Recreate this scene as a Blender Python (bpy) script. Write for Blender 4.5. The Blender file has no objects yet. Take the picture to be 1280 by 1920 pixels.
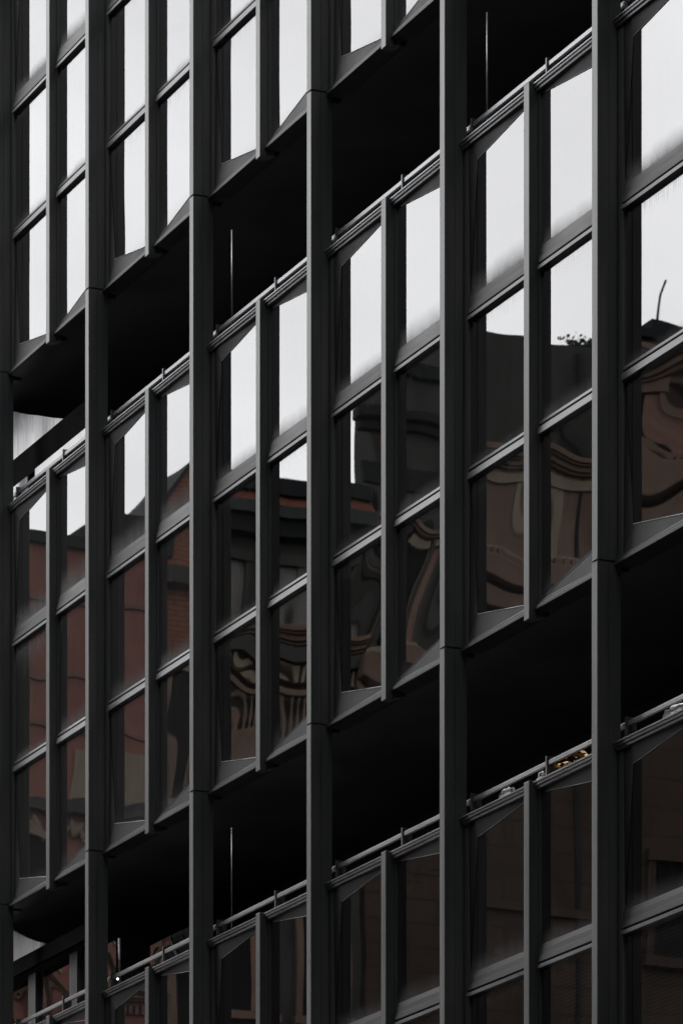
import bpy, bmesh, math, random
from math import radians, sin, cos, pi
from mathutils import Vector
C = bpy.context.scene.collection
SC = bpy.context.scene

# ------------------------------------------------------------------ camera
PXF, PXW, VPX, HZ = 8500.0, 1280.0, -3146.0, 3490.0      # focal length and vanishing point measured in photo pixels
cam = bpy.data.cameras.new('camera'); cam_o = bpy.data.objects.new('camera', cam); C.objects.link(cam_o)
cam.sensor_fit = 'HORIZONTAL'; cam.sensor_width = 36.0; cam.lens = PXF / PXW * 36.0
cam.shift_y = (HZ - 960.0) / PXW
cam.clip_end = 2000.0
cam_o.location = (24.892, -10.888, 1.65)
cam_o.rotation_euler = (radians(90), 0, radians(65.99125))
cam.dof.use_dof = True; cam.dof.focus_distance = 26.0; cam.dof.aperture_fstop = 16.0
SC.camera = cam_o

# ------------------------------------------------------------------ overcast sky, sun, exposure
SUN_EL, SUN_AZ = 55.0, 222.0           # azimuth measured from +X towards +Y
w = bpy.data.worlds.new('World'); SC.world = w; w.use_nodes = True
nt = w.node_tree; nt.nodes.clear()
out = nt.nodes.new('ShaderNodeOutputWorld'); bg = nt.nodes.new('ShaderNodeBackground')
sky = nt.nodes.new('ShaderNodeTexSky'); sky.sky_type = 'NISHITA'; sky.sun_disc = False
sky.sun_elevation = radians(SUN_EL); sky.sun_rotation = radians(90 - SUN_AZ); sky.dust_density = 3.0
hs = nt.nodes.new('ShaderNodeHueSaturation'); hs.inputs['Saturation'].default_value = 0.07
tc = nt.nodes.new('ShaderNodeTexCoord'); mp = nt.nodes.new('ShaderNodeMapping'); mp.inputs['Scale'].default_value = (1, 1, 2.5)
cn = nt.nodes.new('ShaderNodeTexNoise'); cn.inputs['Scale'].default_value = 5.0; cn.inputs['Detail'].default_value = 6.0
cr = nt.nodes.new('ShaderNodeMapRange'); cr.inputs['From Min'].default_value = .3; cr.inputs['From Max'].default_value = .7
cr.inputs['To Min'].default_value = .84; cr.inputs['To Max'].default_value = 1.1
mx = nt.nodes.new('ShaderNodeMix'); mx.data_type = 'RGBA'; mx.blend_type = 'MULTIPLY'; mx.inputs[0].default_value = 1.0
L = nt.links.new
L(sky.outputs[0], hs.inputs['Color']); L(tc.outputs['Generated'], mp.inputs[0]); L(mp.outputs[0], cn.inputs['Vector'])
L(cn.outputs[0], cr.inputs[0]); L(hs.outputs[0], mx.inputs[6]); L(cr.outputs[0], mx.inputs[7]); L(mx.outputs[2], bg.inputs[0])
bg.inputs[1].default_value = 0.15; L(bg.outputs[0], out.inputs[0])
sl = bpy.data.lights.new('sun', 'SUN'); sl.energy = 0.6; sl.angle = radians(25); sl.color = (1, .97, .93)
so = bpy.data.objects.new('sun', sl); C.objects.link(so)
sd = Vector((cos(radians(SUN_EL)) * cos(radians(SUN_AZ)), cos(radians(SUN_EL)) * sin(radians(SUN_AZ)), sin(radians(SUN_EL))))
so.rotation_euler = sd.to_track_quat('Z', 'Y').to_euler(); so.location = sd * 60
SC.view_settings.view_transform = 'Standard'; SC.view_settings.look = 'None'
SC.view_settings.exposure = 1.3; SC.view_settings.gamma = 1.0
SC.render.engine = 'CYCLES'
SC.cycles.max_bounces = 6; SC.cycles.glossy_bounces = 5; SC.cycles.transparent_max_bounces = 8
SC.cycles.caustics_reflective = False; SC.cycles.caustics_refractive = False

# ------------------------------------------------------------------ materials
class NT:
    def __init__(s, name):
        s.m = bpy.data.materials.new(name); s.m.use_nodes = True; s.t = s.m.node_tree; s.t.nodes.clear()
        s.out = s.n('OutputMaterial')
    def n(s, kind, **kw):
        nd = s.t.nodes.new('ShaderNode' + kind)
        for k, v in kw.items():
            if k[0] == '_': setattr(nd, k[1:], v)
            else: nd.inputs[k.replace('9', ' ')].default_value = v
        return nd
    def l(s, a, b): s.t.links.new(a, b)
    def mrange(s, a, f0, f1, t0, t1):
        r = s.n('MapRange'); r.inputs[1].default_value = f0; r.inputs[2].default_value = f1
        r.inputs[3].default_value = t0; r.inputs[4].default_value = t1; s.l(a, r.inputs[0]); return r.outputs[0]
    def math(s, op, a, b):
        m = s.n('Math', _operation=op)
        for i, v in enumerate((a, b)):
            if isinstance(v, (int, float)): m.inputs[i].default_value = v
            else: s.l(v, m.inputs[i])
        return m.outputs[0]
    def noise(s, scale, stretch=(1, 1, 1), detail=4.0, coord='Object', dist=0.0):
        tc = s.n('TexCoord'); mp = s.n('Mapping'); mp.inputs['Scale'].default_value = stretch
        s.l(tc.outputs[coord], mp.inputs[0]); nz = s.n('TexNoise', Scale=scale, Detail=detail, Distortion=dist)
        s.l(mp.outputs[0], nz.inputs['Vector']); return nz.outputs[0]
    def mix(s, f, a, b):
        m = s.n('Mix', _data_type='RGBA')
        if isinstance(f, (int, float)): m.inputs[0].default_value = f
        else: s.l(f, m.inputs[0])
        for i, v in ((6, a), (7, b)):
            if isinstance(v, tuple): m.inputs[i].default_value = (*v, 1) if len(v) == 3 else v
            else: s.l(v, m.inputs[i])
        return m.outputs[2]

def rough_mat(name, c1, c2, scale, rough=(.3, .5), stretch=(1, 1, 1), spec=.5, metal=0.0, bump=.0, bscale=60, detail=5):
    N = NT(name); p = N.n('BsdfPrincipled'); p.inputs['Metallic'].default_value = metal
    p.inputs['Specular IOR Level'].default_value = spec
    nz = N.noise(scale, stretch, detail)
    f = N.mrange(nz, .35, .65, 0, 1)
    N.l(N.mix(f, c1, c2), p.inputs['Base Color']); N.l(N.mrange(nz, .3, .7, *rough), p.inputs['Roughness'])
    if bump:
        b = N.n('Bump', Strength=1.0, Distance=bump); N.l(N.noise(bscale, stretch, 3), b.inputs['Height']); N.l(b.outputs[0], p.inputs['Normal'])
    N.l(p.outputs[0], N.out.inputs[0]); return N.m

M = {}
M['metal'] = rough_mat('dark painted metal', (.038, .043, .045), (.066, .067, .065), 2.5, (.34, .46), (4, 4, .35), 1.0, 0, .0002, 90)
M['trim'] = rough_mat('grey anodised trim', (.06, .062, .067), (.11, .112, .117), 3.0, (.26, .42), (.6, 6, 6), .6, .35, .0003, 70)
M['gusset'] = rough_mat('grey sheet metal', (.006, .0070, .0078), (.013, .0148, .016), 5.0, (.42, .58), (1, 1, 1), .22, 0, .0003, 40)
M['toprail'] = rough_mat('worn bright rail', (.14, .145, .155), (.22, .225, .235), 3.0, (.26, .42), (.6, 6, 6), .6, .5, .0003, 70)
M['rail'] = rough_mat('worn zinc rail', (.26, .265, .275), (.38, .385, .40), 4.0, (.25, .4), (.6, 6, 6), .5, .6, .0002, 50)
M['void'] = rough_mat('black painted soffit', (.07, .07, .07), (.10, .10, .098), 1.5, (.8, .95), (1, 1, 1), .03)
M['beam'] = rough_mat('matt black beam', (.008, .008, .008), (.012, .012, .012), 3, (.9, 1), (1, 1, 1), 0)
M['sill'] = rough_mat('dusty grey sill', (.020, .0205, .0215), (.034, .0345, .0355), 3.0, (.38, .55), (.6, 6, 6), .28, 0, .0003, 70)
M['seam'] = rough_mat('gasket and shaded fold black', (.004, .004, .004), (.007, .007, .007), 8, (.6, .8), (1, 1, 1), .2)
M['room'] = rough_mat('dim interior', (.10, .060, .042), (.15, .09, .065), 1.2, (.8, .95), (1, 1, 1), .2)
M['slat'] = rough_mat('blind slat', (.16, .16, .155), (.22, .22, .21), 3, (.5, .7))

def glass_mat():
    N = NT('tinted reflective glass')
    uv = N.n('UVMap'); sep = N.n('SeparateXYZ'); N.l(uv.outputs[0], sep.inputs[0]); U, V = sep.outputs[0], sep.outputs[1]
    def attr(k):
        a = N.n('Attribute', _attribute_type='OBJECT', _attribute_name=k); return a.outputs['Fac']
    db, dt, dh = attr('dust_low'), attr('dust_high'), attr('dust_reach')
    streak = N.noise(9.0, (6, 6, .35), 6)
    fine = N.noise(30.0, (5, 5, .25), 5)
    blot = N.noise(5.0, (1, 1, 1), 3)
    # dust lying along the lower edge, feathering upwards
    edge = N.math('ADD', V, N.mrange(blot, .3, .7, -.02, .02))
    lowv = N.math('DIVIDE', edge, dh)
    low = N.mrange(lowv, 0, 1, 1, 0); low = N.math('POWER', low, 1.6); low = N.math('MULTIPLY', low, db)
    # drip streaks running down from the upper edge
    reach = N.math('MULTIPLY', N.mrange(fine, .38, .68, .015, .2), attr('drip'))
    top = N.math('DIVIDE', N.math('SUBTRACT', 1.0, V), reach)
    top = N.mrange(top, 0, 1, 1, 0); top = N.math('MULTIPLY', top, dt)
    film = N.mrange(streak, .42, .72, .0, .016)
    spots = N.mrange(N.noise(240.0, (1, 1, 1), 2), .75, .79, 0, .3)
    dust = N.math('MAXIMUM', N.math('MAXIMUM', low, top), N.math('ADD', N.math('ADD', film, attr('haze')), spots))
    dust = N.math('MINIMUM', dust, .92)
    dcol = N.mix(N.mrange(streak, .3, .7, 0, 1), (.075, .074, .076), (.13, .13, .132))
    diff = N.n('BsdfDiffuse'); N.l(dcol, diff.inputs[0])
    fr = N.n('Fresnel', IOR=3.2)
    gl = N.n('BsdfGlossy', Roughness=.006, Color=(.98, .98, .99, 1))
    tr = N.n('BsdfTransparent', Color=(.58, .47, .40, 1))
    m1 = N.n('MixShader'); N.l(fr.outputs[0], m1.inputs[0]); N.l(tr.outputs[0], m1.inputs[1]); N.l(gl.outputs[0], m1.inputs[2])
    m2 = N.n('MixShader'); N.l(dust, m2.inputs[0]); N.l(m1.outputs[0], m2.inputs[1]); N.l(diff.outputs[0], m2.inputs[2])
    N.l(m2.outputs[0], N.out.inputs[0]); return N.m
M['glass'] = glass_mat()

def sky_panel_mat():
    N = NT('painted sky reflection'); p = N.n('BsdfPrincipled', Roughness=.35)  # streaked near-white painted in for sky mirrored in the recess glazing
    a = N.noise(6.0, (5, 5, .6), 6); b = N.noise(3.2, (3, 3, 1.2), 4)
    c = N.mix(N.mrange(a, .35, .65, 0, 1), (.62, .61, .64), (.82, .81, .84))
    c = N.mix(N.mrange(b, .56, .66, 0, .9), c, (.95, .95, .96)); N.l(c, p.inputs['Base Color'])
    N.l(p.outputs[0], N.out.inputs[0]); return N.m
M['sky_panel'] = sky_panel_mat()

WALL = .65                             # darkens the colours of all city walls
def wall_mat(name, c1, c2, scale=.8, joint=None, jc=(.02, .015, .012), rough=.85, blockw=.9):
    N = NT(name); p = N.n('BsdfPrincipled', Roughness=rough); p.inputs['Specular IOR Level'].default_value = .2
    a = N.noise(scale, (1, 1, 1), 8); b = N.noise(scale * 6, (2, 2, .3), 5)
    c1 = tuple(x * WALL for x in c1); c2 = tuple(x * WALL for x in c2)
    c = N.mix(N.mrange(a, .35, .65, 0, 1), c1, c2)
    c = N.mix(N.mrange(b, .45, .75, 0, .35), c, tuple(x * .45 for x in c1))
    if joint:
        tcn = N.n('TexCoord'); sp = N.n('SeparateXYZ'); N.l(tcn.outputs['Object'], sp.inputs[0])
        cb = N.n('CombineXYZ'); N.l(sp.outputs[1], cb.inputs[0]); N.l(sp.outputs[2], cb.inputs[1])
        br = N.n('TexBrick', Scale=1.0); br.inputs['Mortar Size'].default_value = .018; br.inputs['Row Height'].default_value = joint
        br.inputs['Brick Width'].default_value = blockw; br.inputs['Mortar Smooth'].default_value = .2
        N.l(cb.outputs[0], br.inputs['Vector']); c = N.mix(br.outputs['Fac'], c, jc)
        bp = N.n('Bump', Strength=.6, Distance=.01, _invert=True); N.l(br.outputs['Fac'], bp.inputs['Height']); N.l(bp.outputs[0], p.inputs['Normal'])
    N.l(c, p.inputs['Base Color']); N.l(p.outputs[0], N.out.inputs[0]); return N.m
M['terracotta'] = wall_mat('terracotta render', (.42, .185, .15), (.50, .235, .195))
M['orange'] = wall_mat('orange red brick', (.60, .20, .10), (.70, .27, .15), 1.5, .075, (.2, .12, .09), .9, .22)
M['cream'] = wall_mat('cream stone', (.42, .34, .25), (.50, .42, .32))
M['brownstone'] = wall_mat('brown sandstone', (.26, .175, .135), (.36, .25, .195), 1.2)
M['brownblock'] = wall_mat('rusticated brown blocks', (.085, .058, .045), (.13, .092, .072), .8, .34, (.05, .035, .028), .85, 1.1)
M['greystone'] = wall_mat('grey stone', (.085, .082, .078), (.13, .125, .115), 1.0)
M['green'] = wall_mat('green grey render', (.075, .08, .07), (.10, .105, .092), .7)
M['slate'] = wall_mat('dark slate', (.03, .034, .036), (.05, .054, .056), 2)
M['tile'] = wall_mat('red roof tile', (.22, .075, .05), (.30, .11, .075), 3)
M['copper'] = wall_mat('verdigris gutter', (.08, .10, .09), (.11, .13, .12), 2)
M['dark'] = wall_mat('dark window', (.01, .009, .009), (.02, .018, .017), 2)
M['curtain'] = wall_mat('pinkish curtain', (.42, .25, .20), (.55, .34, .27), 3)
M['pale'] = wall_mat('pale plaster', (.30, .29, .27), (.38, .36, .33), 1)
M['darkbrick'] = wall_mat('dark brick', (.06, .04, .035), (.09, .06, .05), 1.5, .075, (.05, .045, .04), .9, .22)
M['asphalt'] = rough_mat('asphalt', (.04, .04, .042), (.06, .06, .062), 30, (.8, .95), (1, 1, 1), .3, 0, .003, 200)
M['paving'] = wall_mat('paving', (.16, .155, .15), (.22, .21, .2), 3)
M['paper'] = rough_mat('white paper', (.72, .73, .76), (.82, .82, .84), 8, (.6, .8))
M['dryleaf'] = rough_mat('dry orange leaf', (.38, .17, .035), (.52, .29, .07), 14, (.5, .7))
M['leaf'] = rough_mat('dark green leaf', (.03, .05, .025), (.06, .09, .04), 10, (.5, .7))
M['bark'] = rough_mat('bark', (.06, .045, .035), (.09, .07, .05), 20, (.8, .9))
M['lightgrey'] = rough_mat('pale grey paint', (.07, .072, .075), (.1, .102, .105), 5, (.3, .45), (3, 3, .4))
def glint_mat():
    N = NT('glowing sky glint'); e = N.n('Emission', Strength=1.2, Color=(1, .98, .95, 1)); N.l(e.outputs[0], N.out.inputs[0]); return N.m  # glow put in for a glint of reflected sky
M['sky_glint'] = glint_mat()

# ------------------------------------------------------------------ mesh helpers
class MB:
    def __init__(s): s.v = []; s.f = []; s.uv = {}
    def face(s, pts, uv=None):
        b = len(s.v); s.v += [tuple(p) for p in pts]; s.f.append(tuple(range(b, b + len(pts))))
        if uv: s.uv[len(s.f) - 1] = uv
    def box(s, x0, x1, y0, y1, z0, z1):
        b = len(s.v)
        s.v += [(x0, y0, z0), (x1, y0, z0), (x1, y1, z0), (x0, y1, z0), (x0, y0, z1), (x1, y0, z1), (x1, y1, z1), (x0, y1, z1)]
        s.f += [tuple(b + i for i in q) for q in ((0, 3, 2, 1), (4, 5, 6, 7), (0, 1, 5, 4), (1, 2, 6, 5), (2, 3, 7, 6), (3, 0, 4, 7))]
    def prism(s, prof, a0, a1, axis):
        """extrude a closed profile along an axis: 'x' takes (y,z), 'y' takes (x,z), 'z' takes (x,y)"""
        def P(q, a): return (a, q[0], q[1]) if axis == 'x' else (q[0], a, q[1]) if axis == 'y' else (q[0], q[1], a)
        n = len(prof); b = len(s.v)
        s.v += [P(q, a0) for q in prof] + [P(q, a1) for q in prof]
        for i in range(n):
            j = (i + 1) % n; s.f.append((b + i, b + j, b + n + j, b + n + i))
        s.f.append(tuple(b + i for i in reversed(range(n)))); s.f.append(tuple(b + n + i for i in range(n)))
    def tube(s, p0, p1, r0, r1=None, n=10):
        r1 = r0 if r1 is None else r1
        p0, p1 = Vector(p0), Vector(p1); d = (p1 - p0).normalized()
        a = d.orthogonal().normalized(); c = d.cross(a); b = len(s.v)
        for p, r in ((p0, r0), (p1, r1)):
            for i in range(n):
                t = 2 * pi * i / n; s.v.append(tuple(p + a * r * cos(t) + c * r * sin(t)))
        for i in range(n):
            j = (i + 1) % n; s.f.append((b + i, b + j, b + n + j, b + n + i))
        s.f.append(tuple(b + i for i in reversed(range(n)))); s.f.append(tuple(b + n + i for i in range(n)))
    def lathe(s, cx, cy, prof, n=10):
        b = len(s.v)
        for r, z in prof:
            for i in range(n): s.v.append((cx + r * cos(2 * pi * i / n), cy + r * sin(2 * pi * i / n), z))
        for k in range(len(prof) - 1):
            for i in range(n):
                j = (i + 1) % n; s.f.append((b + k * n + i, b + k * n + j, b + (k + 1) * n + j, b + (k + 1) * n + i))
        s.f.append(tuple(b + i for i in reversed(range(n)))); s.f.append(tuple(b + (len(prof) - 1) * n + i for i in range(n)))
    def mesh(s, name, mat, bevel=0, smooth=False):
        me = bpy.data.meshes.new(name); me.from_pydata(s.v, [], s.f)
        if s.uv:
            ul = me.uv_layers.new(name='UVMap')
            for fi, uv in s.uv.items():
                for li, q in zip(me.polygons[fi].loop_indices, uv): ul.data[li].uv = q
        bm = bmesh.new(); bm.from_mesh(me)
        bmesh.ops.recalc_face_normals(bm, faces=bm.faces)
        if bevel:
            ed = [e for e in bm.edges if len(e.link_faces) == 2 and e.calc_face_angle(0) > .5]
            bmesh.ops.bevel(bm, geom=ed, offset=bevel, segments=2, profile=.5, affect='EDGES', clamp_overlap=True)
        bm.to_mesh(me); bm.free()
        me.materials.append(mat)
        if smooth:
            for p in me.polygons: p.use_smooth = True
        return me
    def build(s, name, mat, parent=None, bevel=0, smooth=False):
        return link(name, s.mesh(name, mat, bevel, smooth), parent)
def link(name, me, parent=None, loc=None):
    o = bpy.data.objects.new(name, me); C.objects.link(o)
    if parent: o.parent = parent
    if loc: o.location = loc
    return o
def tag(o, label=None, cat=None, group=None, kind=None):
    for k, v in (('label', label), ('category', cat), ('group', group), ('kind', kind)):
        if v: o[k] = v
    return o
def empty(name, loc=(0, 0, 0)):
    o = bpy.data.objects.new(name, None); C.objects.link(o); o.location = loc; o.empty_display_size = .3; return o
def copy_tree(o, parent):
    c = o.copy(); C.objects.link(c); c.parent = parent
    for ch in o.children: copy_tree(ch, c)
    return c

# ------------------------------------------------------------------ street
g = MB(); g.box(-400, 400, -400, 400, -.3, 0); tag(g.build('ground', M['asphalt']), kind='structure')
p = MB(); p.box(-60, 60, -3.2, 12, 0.004, .13); tag(p.build('pavement', M['paving'], bevel=.01), kind='structure')
p = MB(); p.box(-16, 60, -20, -9.6, 0.004, .13); tag(p.build('pavement', M['paving'], bevel=.01), kind='structure')

# ------------------------------------------------------------------ the office building
W = 1.87147; ZJ = 8.470; H = 3.8
T0 = lambda i: (i - 3) * W                    # right front corner of column i
BAYS = range(-2, 7); BANDS = range(0, 3)
ZB = lambda k: ZJ + (k - 1) * H               # column joint / bottom rail of band k
office = empty('office_building', (0, 0, 0))
tag(office, 'dark metal office facade with deep fins, tinted windows and black recesses between storeys', 'building')
rnd = random.Random(7)

# columns: deep narrow fins with a groove in each side and a seam at every storey
def column_mesh():
    mb = MB(); w_, b = -.067, .003
    def prof(e=0.0):
        right = [(0 + e, b), (0 + e, .056), (-.004, .058), (-.004, .065), (0 + e, .067), (0 + e, .112), (-.006, .114), (-.006, .140)]
        left = [(w_ + .006, .140), (w_ + .006, .114), (w_ - e, .112), (w_ - e, .067), (w_ + .004, .065), (w_ + .004, .058), (w_ - e, .056), (w_ - e, b)]
        return [(w_ + b, -e)] + [(-b, -e)] + right + left
    zs = [-.02] + [ZB(k) for k in range(0, 4)] + [20.0]
    for a, z in zip(zs, zs[1:]):
        mb.prism(prof(.0012 if int(round(a)) % 2 else 0), a + (.006 if a > 0 else 0), z - (.006 if z < 19.9 else 0), 'z')
    mb.box(w_ + .012, -.012, .012, .136, 0, 19.9)
    return mb.mesh('column', M['metal'])
colm = column_mesh()
for i in range(-2, 8):
    link('column', colm, office, (T0(i), 0, 0))

# mullions at mid bay, one per band
MW, MR = .066, .935
def mullion_mesh():
    mb = MB(); mb.box(MR - MW, MR, .064, .122, -.068, 2.852)
    mb.box(MR - MW - .007, MR + .007, .1225, .16, -.055, 2.845)
    return mb.mesh('mullion', M['metal'], bevel=.0025)
mulm = mullion_mesh()
for k in BANDS:
    for i in BAYS: link('mullion', mulm, office, (T0(i), 0, ZB(k)))

# half-bay windows: u runs from the column side (0) to the mullion side (HW)
HW = MR - MW
def half(side):
    return (lambda u: u) if side == 'left' else (lambda u: W - .067 - u * (W - .067 - MR) / HW)
def mbx(mb, f, u0, u1, y0, y1, z0, z1):
    a, b = sorted((f(u0), f(u1))); mb.box(a, b, y0, y1, z0, z1)
UA, UB = .066, HW - .022
def window_meshes(side):
    f = half(side); d = {}
    mb = MB()
    mbx(mb, f, .004, UA, .118, .22, .023, 2.802)
    mbx(mb, f, UB, HW - .004, .118, .22, .023, 2.802)
    d['window'] = mb.mesh('window', M['metal'])
    mb = MB()                                                    # top rail: stepped fascia under a small lip
    a, b = sorted((f(.004), f(HW - .001)))
    mb.prism([(.22, 2.803), (.108, 2.803), (.104, 2.806), (.103, 2.818), (.098, 2.820), (.094, 2.823), (.093, 2.836), (.087, 2.838), (.087, 2.846), (.092, 2.848), (.22, 2.848)], a, b, 'x')
    d['top_rail'] = mb.mesh('top_rail', M['toprail'])
    mb = MB()
    mb.prism([(.22, .022), (.112, .022), (.108, .018), (.107, .004), (.099, .002), (.096, -.002), (.095, -.018), (.099, -.022), (.22, -.022)], a, b, 'x')
    d['bottom_rail'] = mb.mesh('bottom_rail', M['sill'])
    P = lambda u, y, z: (f(u), y, z)
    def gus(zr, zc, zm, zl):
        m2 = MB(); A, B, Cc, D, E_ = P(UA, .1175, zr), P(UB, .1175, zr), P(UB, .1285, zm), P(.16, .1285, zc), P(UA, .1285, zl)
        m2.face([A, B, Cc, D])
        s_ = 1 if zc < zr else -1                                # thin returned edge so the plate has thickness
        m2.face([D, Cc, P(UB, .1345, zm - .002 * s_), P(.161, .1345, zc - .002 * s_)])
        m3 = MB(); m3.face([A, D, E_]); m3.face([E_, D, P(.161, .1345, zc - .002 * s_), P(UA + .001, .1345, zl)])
        return m2.mesh('corner_gusset', M['gusset']), m3.mesh('side_gusset', M['seam'])  # side fold coloured black for the dark column it would mirror
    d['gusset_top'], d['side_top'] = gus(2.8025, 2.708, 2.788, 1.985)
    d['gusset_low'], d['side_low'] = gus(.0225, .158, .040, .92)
    for nm, zc, zm in (('edge_low', .158, .040), ('edge_top', 2.708, 2.788)):
        mb = MB(); mb.tube(P(.161, .128, zc), P(UB - .001, .128, zm), .0028 if nm == 'edge_low' else .0018, n=6); d[nm] = mb.mesh('edge_highlight', M['rail'])  # pale tube added as a highlight along the plate edge
    a, b = sorted((f(UA + .001), f(UB - .001)))
    mb = MB()                                                    # lower transom: broad weathered band over a thin bead
    mb.prism([(.20, .924), (.126, .924), (.106, .926), (.103, .931), (.109, .9700), (.20, .9700)], a, b, 'x')
    mb.prism([(.20, .982), (.116, .982), (.113, .986), (.121, 1.006), (.20, 1.006)], a, b, 'x')
    d['low_transom'] = mb.mesh('transom', M['trim'])
    mb = MB()                                                    # upper transom: bead and a tall sloping sill
    b2 = MB(); b2.prism([(.20, 1.824), (.104, 1.824), (.102, 1.827), (.1035, 1.8475), (.20, 1.8475)], a, b, 'x'); d['bead'] = b2.mesh('bead', M['trim'])
    mb.prism([(.20, 1.858), (.109, 1.858), (.106, 1.862), (.110, 1.893), (.113, 1.895), (.117, 1.930), (.119, 1.932), (.124, 1.960), (.20, 1.960)], a, b, 'x')
    d['sill'] = mb.mesh('sill', M['sill'])
    mb = MB(); mbx(mb, f, UA + .001, UB - .001, .140, .1995, .9705, .9815); mbx(mb, f, UA + .001, UB - .001, .140, .1995, 1.848, 1.8575)
    d['gasket'] = mb.mesh('gasket', M['seam'])
    return d
ROWS = {'low': (.010, .935), 'mid': (1.0, 1.832), 'top': (1.952, 2.815)}
def pane_mesh(side, row, amp, tilt, seed):
    """a sheet of glass with the slight waviness and lean that bend its reflections"""
    f = half(side); z0, z1 = ROWS[row]; R = random.Random(seed); n, m = 14, 22
    ws = [(R.uniform(.6, 2.2), R.uniform(.7, 3.2), R.uniform(0, 6.28), R.uniform(0, 6.28), R.uniform(.4, 1)) for _ in range(5)]
    def y(u, v):
        q = sum(a * sin(fu * 2.6 * u + p1) * cos(fv * 3.4 * v + p2) / (fu + fv) for fu, fv, p1, p2, a in ws)
        return .131 + amp * q + tilt[0] * (u - .5) * (UB - UA) + tilt[1] * (v - .5) * (z1 - z0)
    bm = bmesh.new(); uvl = bm.loops.layers.uv.new('UVMap'); g = []
    for j in range(m + 1):
        for i in range(n + 1):
            u, v = i / n, j / m; g.append((bm.verts.new((f(UA - .004 + u * (UB - UA + .008)), y(u, v), z0 + v * (z1 - z0))), (u, v)))
    for j in range(m):
        for i in range(n):
            q = [g[j * (n + 1) + i], g[j * (n + 1) + i + 1], g[(j + 1) * (n + 1) + i + 1], g[(j + 1) * (n + 1) + i]]
            if side != 'left': q.reverse()
            fc = bm.faces.new([t[0] for t in q]); fc.smooth = True
            for lp, t in zip(fc.loops, q): lp[uvl].uv = t[1]
    me = bpy.data.meshes.new('pane'); bm.to_mesh(me); bm.free(); me.materials.append(M['glass']); return me
def blind_mesh(side):
    f = half(side); mb = MB(); z = 1.03
    while z < 1.83:
        a, b = sorted((f(UA + .02), f(UB - .01)))
        mb.face([(a, .205, z), (b, .205, z), (b, .222, z + .013), (a, .222, z + .013)]); z += .021
    return mb.mesh('blind', M['slat'])
WM = {s: window_meshes(s) for s in ('left', 'right')}
BM = {s: blind_mesh(s) for s in ('left', 'right')}
BLINDS = {(1, 0, 'right'), (1, 1, 'left'), (1, 1, 'right'), (1, 3, 'left'), (1, 3, 'right'), (0, 4, 'right'), (0, 5, 'left'), (2, 0, 'left'), (0, 5, 'right')}
for k in BANDS:
    for i in BAYS:
        for s in ('left', 'right'):
            d = WM[s]; wn = link('window', d['window'], office, (T0(i), 0, ZB(k)))
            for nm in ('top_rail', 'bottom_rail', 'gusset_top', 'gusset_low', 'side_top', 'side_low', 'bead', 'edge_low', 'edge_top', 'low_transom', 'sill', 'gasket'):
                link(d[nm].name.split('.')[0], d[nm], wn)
            for row in ('low', 'mid', 'top'):
                amp = {'low': .0012, 'mid': .00032, 'top': .00014}[row] * rnd.uniform(.7, 1.3) * (1.0 if k else .6)
                sd_ = rnd.random()
                pn = link('pane', pane_mesh(s, row, amp, (rnd.uniform(-.0006, .0006), rnd.uniform(-.0006, .0006)), sd_), wn)
                pn['dust_low'] = {'low': .35, 'mid': .55, 'top': .85}[row] * rnd.uniform(.7, 1.1) * (1.0 if k else .6)
                pn['dust_high'] = {'low': .35, 'mid': .5, 'top': .12}[row] * rnd.uniform(.5, 1.2)
                pn['drip'] = rnd.uniform(.7, 1.2); pn['haze'] = rnd.uniform(0, .05)
                if (k, i, s, row) == (1, 0, 'left', 'mid'): pn['dust_high'] = .95; pn['drip'] = 2.6
                if k == 1 and i <= 1: pn['dust_low'] = min(.95, pn['dust_low'] * 1.5); pn['dust_high'] = min(.9, pn['dust_high'] * 1.6); pn['haze'] = .09
                pn['dust_reach'] = (1.5 if k == 1 and i <= 1 else 1.0) * {'low': .22, 'mid': .11, 'top': .17}[row] * rnd.uniform(.7, 1.2)
            if (k, i, s) in BLINDS: link('blind', BM[s], wn)

# slabs, soffits, the dark rooms and the recess behind each open strip
XA, XB = T0(-2) - .067, T0(7)
for k in BANDS:
    mb = MB(); mb.box(XA, XB, .222, 1.6, ZB(k) - .006, ZB(k) + .12); mb.build('soffit', M['void'], office)
    mb = MB(); mb.box(XA, XB, .222, 1.6, ZB(k) + 2.74, ZB(k) + 2.844); mb.build('ledge', M['void'], office)
    mb = MB(); mb.box(XA, XB, 1.40, 1.44, ZB(k) + .13, ZB(k) + 2.75); mb.build('room_wall', M['room'], office)
mb = MB(); mb.box(XA, XB, 1.62, 12, 0, 20); mb.build('core_wall', M['void'], office)
mb = MB(); mb.box(XA - .3, XA - .002, .02, 12, 0, 20); mb.box(XB + .002, XB + .3, .02, 12, 0, 20); mb.build('end_wall', M['metal'], office)
mb = MB(); mb.box(XA, XB, .16, 1.6, ZB(2) + 3.75, 20); mb.build('parapet', M['metal'], office)
mb = MB(); mb.box(XA, XB, .16, 1.6, 0, ZB(0) - .9); mb.build('plinth', M['metal'], office)

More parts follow.
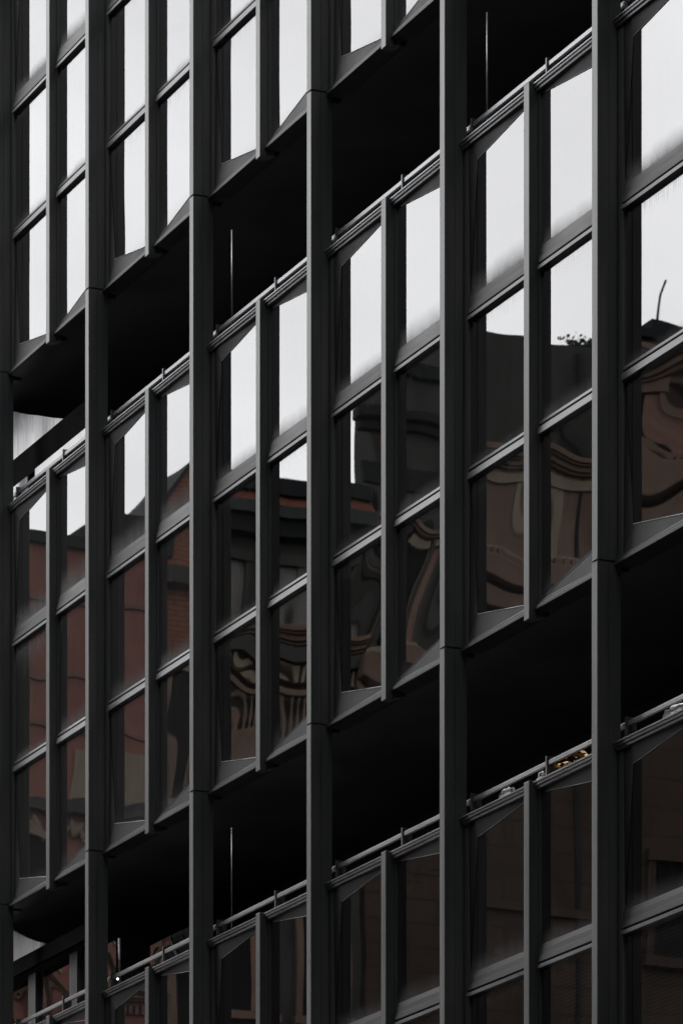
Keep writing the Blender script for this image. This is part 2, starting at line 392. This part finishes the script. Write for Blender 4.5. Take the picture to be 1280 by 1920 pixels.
# guard rails over each ledge
def rail_meshes():
    p1 = MB()
    p1.box(.016, .034, .150, .215, 2.849, 2.984)
    b1 = MB(); b1.box(.036, .958, .158, .174, 2.934, 2.961); b1.box(.980, W + .014, .158, .174, 2.934, 2.961)
    return p1.mesh('post', M['trim'], bevel=.002), b1.mesh('bar', M['rail'], bevel=.003)
pm, bmh = rail_meshes()
for k in BANDS:
    for i in BAYS:
        r = link('guard_rail', bmh, office, (T0(i), 0, ZB(k))); link('post', pm, r); link('post', pm, r, (.944, 0, 0))
def rod(t, z0, z1, r=.0055, m='rail'):
    mb = MB(); mb.tube((t, .2, z0), (t, .2, z1), r); mb.build('rod', M[m], office, smooth=True)
rod(-1.711, 11.33, 12.02); rod(2.004, 11.33, 12.02); rod(-1.716, 7.53, 8.22, .004); rod(-3.686, 7.53, 7.88, .009)

# the far bay: pale panels coloured as reflected sky, and a small glazed partition set back in the open strip
def sky_panel(z_hi, z_lo, dz):
    mb = MB()
    top = [(-7.2, z_hi + .36), (-6.6, z_hi + .19), (-6.121, z_hi), (-5.85, z_hi - .10), (-5.617, z_hi - .175), (-5.3, z_hi - .275 - dz), (-5.02, z_lo)]
    mb.prism([(-7.2, z_lo)] + [(-5.02, z_lo)] + list(reversed([(a, min(b, z_lo + .475)) for a, b in top[:-1]])), .32, .34, 'y')
    mb.build('sky_reflection_panel', M['sky_panel'], office)
sky_panel(12.170, 11.795, .01); sky_panel(8.400, 8.163, -.02)
for zb, h in ((11.58, .205), (8.045, .11)):
    mb = MB(); mb.box(-9, -4.3, .285, .315, zb, zb + h); mb.build('beam', M['beam'], office)
for t in (-5.918, -5.074):
    mb = MB(); mb.box(t, t + .15, .36, .41, 7.54, 8.04); mb.build('partition_post', M['lightgrey'], office, bevel=.003)
def flat_pane(t0, t1, yy, z0, z1, amp, seed, parent):
    R = random.Random(seed); bm = bmesh.new(); uvl = bm.loops.layers.uv.new('UVMap'); n, m = 20, 14; vs = []
    ph = [R.uniform(0, 6) for _ in range(6)]
    for j in range(m + 1):
        for i in range(n + 1):
            u, v = i / n, j / m
            vs.append((bm.verts.new((t0 + u * (t1 - t0), yy + amp * (sin(5 * u + ph[0]) * cos(4 * v + ph[1]) + .5 * sin(9 * u + ph[2] + 5 * v)), z0 + v * (z1 - z0))), (u, v)))
    for j in range(m):
        for i in range(n):
            q = [vs[j * (n + 1) + i], vs[j * (n + 1) + i + 1], vs[(j + 1) * (n + 1) + i + 1], vs[(j + 1) * (n + 1) + i]]
            fc = bm.faces.new([t[0] for t in q]); fc.smooth = True
            for lp, t in zip(fc.loops, q): lp[uvl].uv = t[1]
    me = bpy.data.meshes.new('partition_pane'); bm.to_mesh(me); bm.free(); me.materials.append(M['glass'])
    o = link('partition_pane', me, parent); o['dust_low'] = .2; o['dust_high'] = .2; o['dust_reach'] = .2; o['drip'] = 1.0; o['haze'] = .03; return o
flat_pane(-5.768, -5.074, .39, 7.54, 8.035, .0014, 3, office); flat_pane(-4.924, -4.24, .39, 7.54, 8.035, .0014, 5, office)
flat_pane(-6.8, -5.918, .39, 7.54, 8.035, .0014, 6, office); flat_pane(-3.6, -2.9, .39, 7.54, 7.83, .003, 9, office)
mb = MB(); mb.box(-5.30, -3.90, .186, .196, ZB(1) + 2.955, ZB(1) + 3.035); mb.box(-6.2, -5.47, .186, .196, ZB(1) + 2.93, ZB(1) + 3.03)
mb.build('bar_glare_strip', M['paper'], office)  # white strips added for the glare of sky on the bars
mb = MB(); mb.box(T0(2) + W - .128, T0(2) + W - .118, .112, .1165, ZB(1) + .02, ZB(1) + .10); mb.build('sticker', M['paper'], office)
mb = MB(); mb.lathe(0, 0, [(.004, -.014), (.011, -.009), (.014, 0), (.011, .009), (.004, .014)], 12); lm = mb.build('sky_glint', M['sky_glint'], None, smooth=True)
lm.location = (-3.41, .080, 7.548); lm.scale = (.55, .55, .55)  # added glowing bead, imitates reflected sky on the rail
tag(lm, 'tiny round white glow added for a glint of sky on the top rail at lower left', 'sky_glint')

# ------------------------------------------------------------------ things left on the lower ledge
def crumple(seed, sx, sy, sz):
    R = random.Random(seed); bm = bmesh.new(); bmesh.ops.create_icosphere(bm, subdivisions=3, radius=1)
    for v in bm.verts:
        k = 1 + R.uniform(-.22, .22); v.co = Vector((v.co.x * sx * k, v.co.y * sy * k, max(v.co.z, -.6) * sz * k))
    zmin = min(v.co.z for v in bm.verts)
    for v in bm.verts: v.co.z -= zmin
    me = bpy.data.meshes.new('paper'); bm.to_mesh(me); bm.free(); me.materials.append(M['paper']); return me
LZ = ZB(0) + 2.849
for seed, t, y, sx, sz, lab in ((1, 2.27, .192, .10, .05, 'long crumpled white paper on the ledge left of the short fin'),
                                (2, 2.70, .192, .045, .05, 'crumpled white paper on the ledge behind the top of the short fin'),
                                (3, 4.24, .192, .13, .055, 'crumpled white paper on the ledge at the right edge of the picture')):
    o = link('crumpled_paper', crumple(seed, sx, .014, sz), None, (t, y, LZ)); tag(o, lab, 'paper', 'white papers on the lower ledge')
R = random.Random(4); pl = empty('dry_plant', (3.0, .195, LZ)); tag(pl, 'withered plant with orange leaves lying on the lower ledge', 'plant')
mb = MB()
for q in range(46):
    x, y, z = R.uniform(-.14, .2), R.uniform(-.015, .02), R.uniform(.0, .06); a = R.uniform(0, 6.28); s_ = R.uniform(.014, .03)
    d = Vector((cos(a), sin(a) * .4, R.uniform(-.5, .5))).normalized(); e = d.orthogonal().normalized() * .4
    c0 = Vector((x, y, z + .03)); mb.face([c0 - d * s_, c0 + e * s_, c0 + d * s_, c0 - e * s_])
mb.build('leaves', M['dryleaf'], pl)
mb = MB()
for q in range(5): mb.tube((R.uniform(-.12, .12), 0, 0), (R.uniform(-.18, .2), .01, .07), .003, .0015, 6)
mb.build('stem', M['bark'], pl)

# ------------------------------------------------------------------ houses across the junction (seen mirrored in the glass)
ROW = []
def house(name, label, X, y0, y1, depth, ztop, mat):
    h = empty(name, (X, y0, 0)); tag(h, label, 'building'); ROW.append(h)
    mb = MB(); mb.box(-depth, 0, y1 - y0, 0, 0, ztop); mb.build('wall', M[mat], h); return h
def hbox(h, name, mat, x0, x1, ya, yb, z0, z1, bevel=0):        # ya, yb in world Y
    oy = h.location.y; mb = MB(); a, b = sorted((ya - oy, yb - oy)); mb.box(x0, x1, a, b, z0, z1); return mb.build(name, M[mat], h, bevel=bevel)
def hwindow(h, yc, w_, z0, z1, frame='cream', fill='dark', arch=False, curtain=False):
    oy = h.location.y; a, b = yc - w_ / 2 - oy, yc + w_ / 2 - oy
    mb = MB()
    mb.box(.002, .07, a - .10, a, z0, z1); mb.box(.002, .07, b, b + .10, z0, z1)
    mb.box(.002, .14, a - .14, b + .14, z0 - .12, z0 - .001)
    if arch:
        n = 10; c = (a + b) / 2; r0, r1 = w_ / 2, w_ / 2 + .12
        for q in range(n):
            t0, t1 = pi * q / n, pi * (q + 1) / n
            mb.prism([(c + r0 * cos(t0), z1 + r0 * sin(t0)), (c + r1 * cos(t0), z1 + r1 * sin(t0)), (c + r1 * cos(t1), z1 + r1 * sin(t1)), (c + r0 * cos(t1), z1 + r0 * sin(t1))], .003, .09, 'x')
    else:
        mb.box(.002, .10, a - .12, b + .12, z1 + .001, z1 + .14)
    wn = mb.build('window', M[frame], h)
    mb = MB(); mb.box(.001, .012, a, b, z0, z1)
    if arch: mb.prism([(c + r0 * cos(pi * q / 12), z1 + r0 * sin(pi * q / 12)) for q in range(13)], .001, .011, 'x')
    mb.build('pane', M[fill], wn)
    if curtain:
        mb = MB(); n = 14; yy0, yy1 = a, a + (b - a) * .42
        for q in range(n):
            mb.tube((.018, yy0 + (yy1 - yy0) * (q + .5) / n, z0 + .02), (.018, yy0 + (yy1 - yy0) * (q + .2) / n, z1 - .02), (yy1 - yy0) / n * .55, n=6)
        mb.build('curtain', M['curtain'], wn)
    return wn
def balustrade(h, ya, yb, z0, z1, x=.25, mat='brownstone', step=.17):
    oy = h.location.y; a, b = sorted((ya - oy, yb - oy))
    mb = MB(); mb.box(.002, x + .1, a, b, z0 - .16, z0); mb.box(x - .1, x + .1, a, b, z1 - .09, z1)
    bl = mb.build('balustrade', M[mat], h, bevel=.01)
    mb = MB(); y = a + step / 2; hh = z1 - .092 - z0
    while y < b:
        mb.lathe(x, y, [(.05, z0 + .001), (.05, z0 + .05 * hh), (.028, z0 + .1 * hh), (.065, z0 + .35 * hh), (.03, z0 + .65 * hh), (.028, z0 + .85 * hh), (.05, z0 + .92 * hh), (.05, z0 + hh)], 8); y += step
    mb.build('baluster', M[mat], bl, smooth=True)

def mouldings(h, mat, ya, yb, z0, steps):
    """stack of (height, projection) courses, upwards from z0"""
    oy = h.location.y; a, b = sorted((ya - oy, yb - oy)); mb = MB(); z = z0
    for hh, pr in steps:
        mb.box(.0025, pr, a, b, z, z + hh - .002); z += hh
    return mb.build('moulding', M[mat], h, bevel=.006)
def dentils(h, mat, ya, yb, z0, z1, step=.11, pr=.1):
    oy = h.location.y; a, b = sorted((ya - oy, yb - oy)); mb = MB(); y = a + step * .3
    while y + step * .55 < b:
        mb.box(.0026, pr, y, y + step * .55, z0, z1); y += step
    return mb.build('dentil_row', M[mat], h)
def swag(h, mat, yc, w_, z, drop):
    oy = h.location.y; c = yc - oy; mb = MB(); n = 12; P0 = None
    for q in range(n + 1):
        t = q / n * 2 - 1; p = Vector((.05, c + t * w_ / 2, z - drop * (1 - t * t)))
        if P0: mb.tube(P0, p, .03 + .04 * (1 - abs(t)), n=8)
        P0 = p
    for sgn in (-1, 1): mb.lathe(.04, c + sgn * w_ / 2, [(.02, z - drop * 1.3), (.05, z - drop * .7), (.06, z), (.03, z + .07)], 8)
    return mb.build('carved_swag', M[mat], h, smooth=True)
CORN = [(.05, .06), (.04, .14), (.07, .2), (.03, .26), (.06, .31), (.025, .27)]

# terracotta house at the far end
A = house('terracotta_house', 'tall terracotta rendered house with flat dark coping, furthest across the junction', -46, -5, -17.12, 9, 23.55, 'terracotta')
hbox(A, 'coping', 'slate', -5.05, .12, -8.9, -15.95, 23.552, 23.74)
hbox(A, 'roof', 'slate', -5.05, .10, -15.96, -17.35, 23.553, 24.2)
mb = MB(); mb.box(-1.0, -.3, -6.62, -6.43, 23.742, 24.36); ch = mb.build('chimney', M['tile'], A)
mb = MB(); [mb.tube((-.65, y, 24.361), (-.65, y, 24.46), .05, .06, 8) for y in (-6.48, -6.57)]; mb.build('chimney_pot', M['terracotta'], ch)
for z in (22.6, 21.35, 20.5): hbox(A, 'string_course', 'brownstone', .002, .05, -9, -17.2, z, z + .06)
hbox(A, 'frieze', 'cream', .002, .06, -15.6, -17.2, 19.3, 20.2)
hbox(A, 'cornice', 'greystone', .002, .22, -9, -17.2, 19.05, 19.28)
for yc in (-10.4, -12.0, -13.6, -14.9, -16.5): hwindow(A, yc, .75, 16.9, 18.3, 'cream', 'dark', arch=True)
for yc in (-10.4, -12.0, -13.6, -14.9, -16.5): hwindow(A, yc, .75, 13.2, 15.3, 'brownstone', 'dark')

for yc in (-14.6, -15.5, -16.4): swag(A, 'cream', yc, .7, 18.9, .22)
mouldings(A, 'brownstone', -12, -17.1, 16.0, CORN); dentils(A, 'brownstone', -12, -17.1, 15.85, 15.99)

# brick gable
B = house('brick_gable_house', 'orange brick house with a pointed dark edged gable', -40, -14.69, -15.5, 2, 22.55, 'orange')
mb = MB(); mb.prism([(0, 22.552), (-.46, 23.16), (-.81, 22.99), (-.81, 22.552)], -1.8, -.001, 'x'); mb.build('gable', M['orange'], B)
mb = MB(); mb.prism([(.12, 22.44), (-.46, 23.26), (-.81, 23.1), (-.81, 22.995), (-.46, 23.165), (.03, 22.44)], -1.9, .06, 'x'); mb.build('roof', M['slate'], B)
for q in range(2): hbox(B, 'pilaster', 'brownstone', .002, .12, -14.72 - q * .58, -14.88 - q * .58, 0, 21.2)
hbox(B, 'cornice', 'greystone', .002, .3, -14.69, -15.5, 21.25, 21.5)
for yc in (-15.09,): hwindow(B, yc, .36, 18.0, 20.0, 'cream', 'dark'); hwindow(B, yc, .36, 14.2, 16.4, 'brownstone', 'dark', True)

# dark eaved house
D1 = house('grey_eaved_house', 'grey stone house with red tiled eave and green gutter', -34, -12.99, -15.43, 9, 20.45, 'greystone')
mb = MB(); mb.prism([(.28, 20.74), (.05, 20.96), (-4, 21.0), (-4, 20.74)], -2.44, 0, 'y'); mb.build('tile_roof', M['tile'], D1)
hbox(D1, 'ridge_beam', 'slate', -4, .14, -12.99, -15.43, 20.962, 21.16)
hbox(D1, 'gutter', 'copper', .002, .36, -12.99, -15.43, 20.56, 20.735)
hbox(D1, 'cornice', 'slate', .002, .25, -12.99, -15.43, 20.30, 20.555)
for yc in (-13.35, -14.2, -15.0): hwindow(D1, yc, .42, 19.15, 19.95, 'greystone', 'pale')
hbox(D1, 'string_course', 'greystone', .002, .3, -12.99, -15.43, 18.62, 18.82)
balustrade(D1, -13.03, -15.4, 17.45, 18.2)
hbox(D1, 'balcony_slab', 'brownstone', .002, .55, -12.99, -15.43, 16.95, 17.28)
hbox(D1, 'bracket_band', 'brownstone', .002, .3, -12.99, -15.43, 16.6, 16.85)
for yc in (-13.6, -14.8): hwindow(D1, yc, .7, 13.6, 15.4, 'brownstone', 'dark', True, True)

mouldings(D1, 'brownstone', -13.0, -15.42, 16.2, CORN); dentils(D1, 'cream', -13.0, -15.42, 18.35, 18.6, .14, .2)
for yc in (-13.4, -14.1, -14.8): swag(D1, 'brownstone', yc, .55, 16.1, .2)
mouldings(D1, 'brownstone', -13.0, -15.42, 18.84, CORN)

# stone belvedere
E1 = house('stone_belvedere', 'slim grey stone house front rising to a bell gable with stacked projecting cornices', -32, -14.55, -15.95, 8, 19.8, 'greystone')
mb = MB(); mb.box(-.08, .1, -1.42, -.58, 22.201, 22.4); mb.build('cornice', M['slate'], E1, bevel=.02)
for z0, z1, o in ((21.5, 21.66, .2), (21.36, 21.48, .1), (20.60, 20.92, .04)):
    mb = MB(); mb.box(-.08, o, -1.4 - o * .5, o, z0 + .001, z1); mb.build('cornice', M['slate'], E1, bevel=.02)
mb = MB(); mb.prism([(-.05, 19.801), (-1.4, 19.801), (-1.4, 22.2), (-.62, 22.2), (-.58, 21.82), (-.13, 21.8), (-.15, 20.95), (-.05, 20.92)], -.06, -.001, 'x'); mb.build('gable_wall', M['greystone'], E1)
hbox(E1, 'brick_panel', 'tile', .002, .03, -14.75, -14.98, 20.95, 21.28)
for y in (-14.62, -15.05, -15.5, -15.85): hbox(E1, 'pilaster', 'greystone', .002, .12, y, y - .12, 18.3, 20.54)
for yc, cu in ((-14.88, False), (-15.3, True)): hwindow(E1, yc, .34, 18.35, 19.9, 'cream', 'curtain' if cu else 'dark')
hbox(E1, 'terrace', 'brownstone', .002, .5, -14.4, -16.1, 17.9, 18.2, .02)
hbox(E1, 'terrace_moulding', 'brownstone', .002, .3, -14.45, -16.05, 17.55, 17.8, .02)
hbox(E1, 'block_facing', 'brownblock', .002, .08, -14.56, -15.94, 0, 17.3)
for yc in (-14.9, -15.6): hwindow(E1, yc, .4, 13.2, 15.2, 'brownblock', 'dark', True, True)
hbox(E1, 'string_course', 'brownstone', .081, .25, -14.5, -16, 16.3, 16.6, .02)

mouldings(E1, 'brownstone', -14.56, -15.94, 16.7, CORN); dentils(E1, 'cream', -14.56, -15.94, 17.82, 17.895, .1, .3)
mouldings(E1, 'brownstone', -14.56, -15.94, 20.0, [(.04, .1), (.04, .16), (.05, .22), (.03, .18)])
for yc in (-14.9, -15.5): swag(E1, 'brownstone', yc, .45, 17.15, .16)

# plain green grey house
G1 = house('green_grey_house', 'plain green grey rendered house with a planted flat roof', -26, -13.12, -15.2, 3.2, 20.72, 'green')
hbox(G1, 'downpipe', 'slate', .002, .08, -14.72, -14.78, 0, 20.6)
hbox(G1, 'cornice', 'brownstone', .002, .3, -13.12, -15.2, 17.55, 17.85, .02)
hbox(G1, 'lower_moulding', 'brownstone', .002, .18, -13.12, -15.2, 17.2, 17.45, .02)
hbox(G1, 'stone_facing', 'brownstone', .002, .05, -13.12, -15.2, 17.852, 19.15)
for yc in (-13.62, -14.75): hwindow(G1, yc, .62, 18.0, 18.85, 'cream', 'dark', False, True)
hbox(G1, 'block_facing', 'brownblock', .002, .06, -13.12, -15.2, 0, 17.19)
for yc in (-13.65, -14.65): hwindow(G1, yc, .7, 13.6, 15.3, 'brownblock', 'dark', True)
mouldings(G1, 'brownstone', -13.13, -15.19, 19.0, CORN); dentils(G1, 'brownstone', -13.13, -15.19, 17.86, 17.96, .12, .2)
for yc in (-13.5, -14.1, -14.8): swag(G1, 'brownstone', yc, .5, 16.9, .2)
mouldings(G1, 'brownstone', -13.13, -15.19, 16.1, CORN)
R = random.Random(11); rp = empty('roof_plant', (-26.3, -14.9, 20.72)); tag(rp, 'small leafy plant in a pot on the flat roof', 'plant')
mb = MB()
for q in range(260):
    c0 = Vector((R.gauss(0, .08), R.gauss(0, .13), .04 + abs(R.gauss(.06, .06)))); d = Vector((R.uniform(-1, 1), R.uniform(-1, 1), R.uniform(-1, 1))).normalized() * R.uniform(.02, .036)
    e = d.orthogonal() * .6; mb.face([c0 - d, c0 + e, c0 + d, c0 - e])
mb.build('leaves', M['leaf'], rp); mb = MB(); mb.lathe(0, 0, [(.05, .001), (.07, .05), (.068, .05)], 10); mb.build('pot', M['tile'], rp)

# low roof with a box and an aerial
K1 = house('low_brown_house', 'low brown block house with a dark roof box and bent aerial', -22, -13.1, -20, 8, 19.36, 'brownblock')
hbox(K1, 'coping', 'slate', -8, .1, -13.1, -20, 19.362, 19.48)
bx = hbox(K1, 'roof_box', 'slate', -1.2, -.2, -13.85, -15.4, 19.482, 19.72)
mb = MB(); pts = [(-.6, -.98, 19.72), (-.6, -1.03, 19.86), (-.6, -1.05, 20.0), (-.6, -1.07, 20.2), (-.6, -1.13, 20.38)]
for a, b in zip(pts, pts[1:]): mb.tube(a, b, .016, n=6)
mb.build('aerial', M['slate'], bx)
hbox(K1, 'cornice', 'brownstone', .002, .3, -13.1, -20, 17.6, 17.95, .02)
hbox(K1, 'lower_moulding', 'brownstone', .002, .2, -13.1, -20, 17.2, 17.5, .02)
for yc in (-13.6, -14.9): hwindow(K1, yc, .7, 18.1, 18.85, 'brownstone', 'dark', False, True)
for yc in (-14.1, -15.6): hwindow(K1, yc, .8, 12.2, 13.3, 'brownblock', 'dark')

mouldings(K1, 'brownstone', -13.11, -19, 18.95, CORN); dentils(K1, 'brownstone', -13.11, -19, 17.97, 18.05, .12, .2)
for yc in (-13.4, -14.0, -14.6): swag(K1, 'brownstone', yc, .5, 17.0, .2)

# the row closes the far side of the square: bring all fronts onto one building line, sizes in proportion
for h, x in [(h, h.location.x) for h in ROW] + [(rp, -26.0)]:
    k = 74.892 / (24.892 - x)
    h.location = Vector((24.892, 11.148, 1.65)) + k * (h.location - Vector((24.892, 11.148, 1.65))); h.scale = (k, k, k)

# ------------------------------------------------------------------ the rest of the street, which shades the facade
def plain_block(name, label, x0, x1, y0, y1, zt, mat, face):
    h = empty(name, ((x0 + x1) / 2, (y0 + y1) / 2, 0)); tag(h, label, 'building'); dx, dy = (x1 - x0) / 2, (y1 - y0) / 2
    mb = MB(); mb.box(-dx, dx, -dy, dy, 0, zt); mb.build('wall', M[mat], h)
    mb = MB(); mb.box(-dx - .2, dx + .2, -dy - .2, dy + .2, zt + .001, zt + .35); mb.build('cornice', M['slate'], h)
    mb = MB(); z = 4.5
    while z < zt - 2.5:
        n = int((dx if face in 'ns' else dy) * 2 // 3); 
        for q in range(n):
            c = -(n - 1) * 1.5 + q * 3
            if face == 'n': mb.box(c - .55, c + .55, dy + .001, dy + .03, z, z + 1.9)
            elif face == 's': mb.box(c - .55, c + .55, -dy - .03, -dy - .001, z, z + 1.9)
            else: mb.box(-dx - .03, -dx - .001, c - .55, c + .55, z, z + 1.9)
        z += 3.4
    o = mb.build('window_grid', M['dark'], h); return h
plain_block('brick_block', 'dark brick block along the opposite pavement', -13, 58, -26, -14, 25, 'darkbrick', 'n')
plain_block('end_block', 'tall dark brick block closing the near end of the street', 62, 74, -30, 30, 38, 'darkbrick', 'w')
plain_block('neighbour_block', 'dark neighbouring block next to the office building', XB + .4, 58, .6, 12, 19, 'darkbrick', 's')
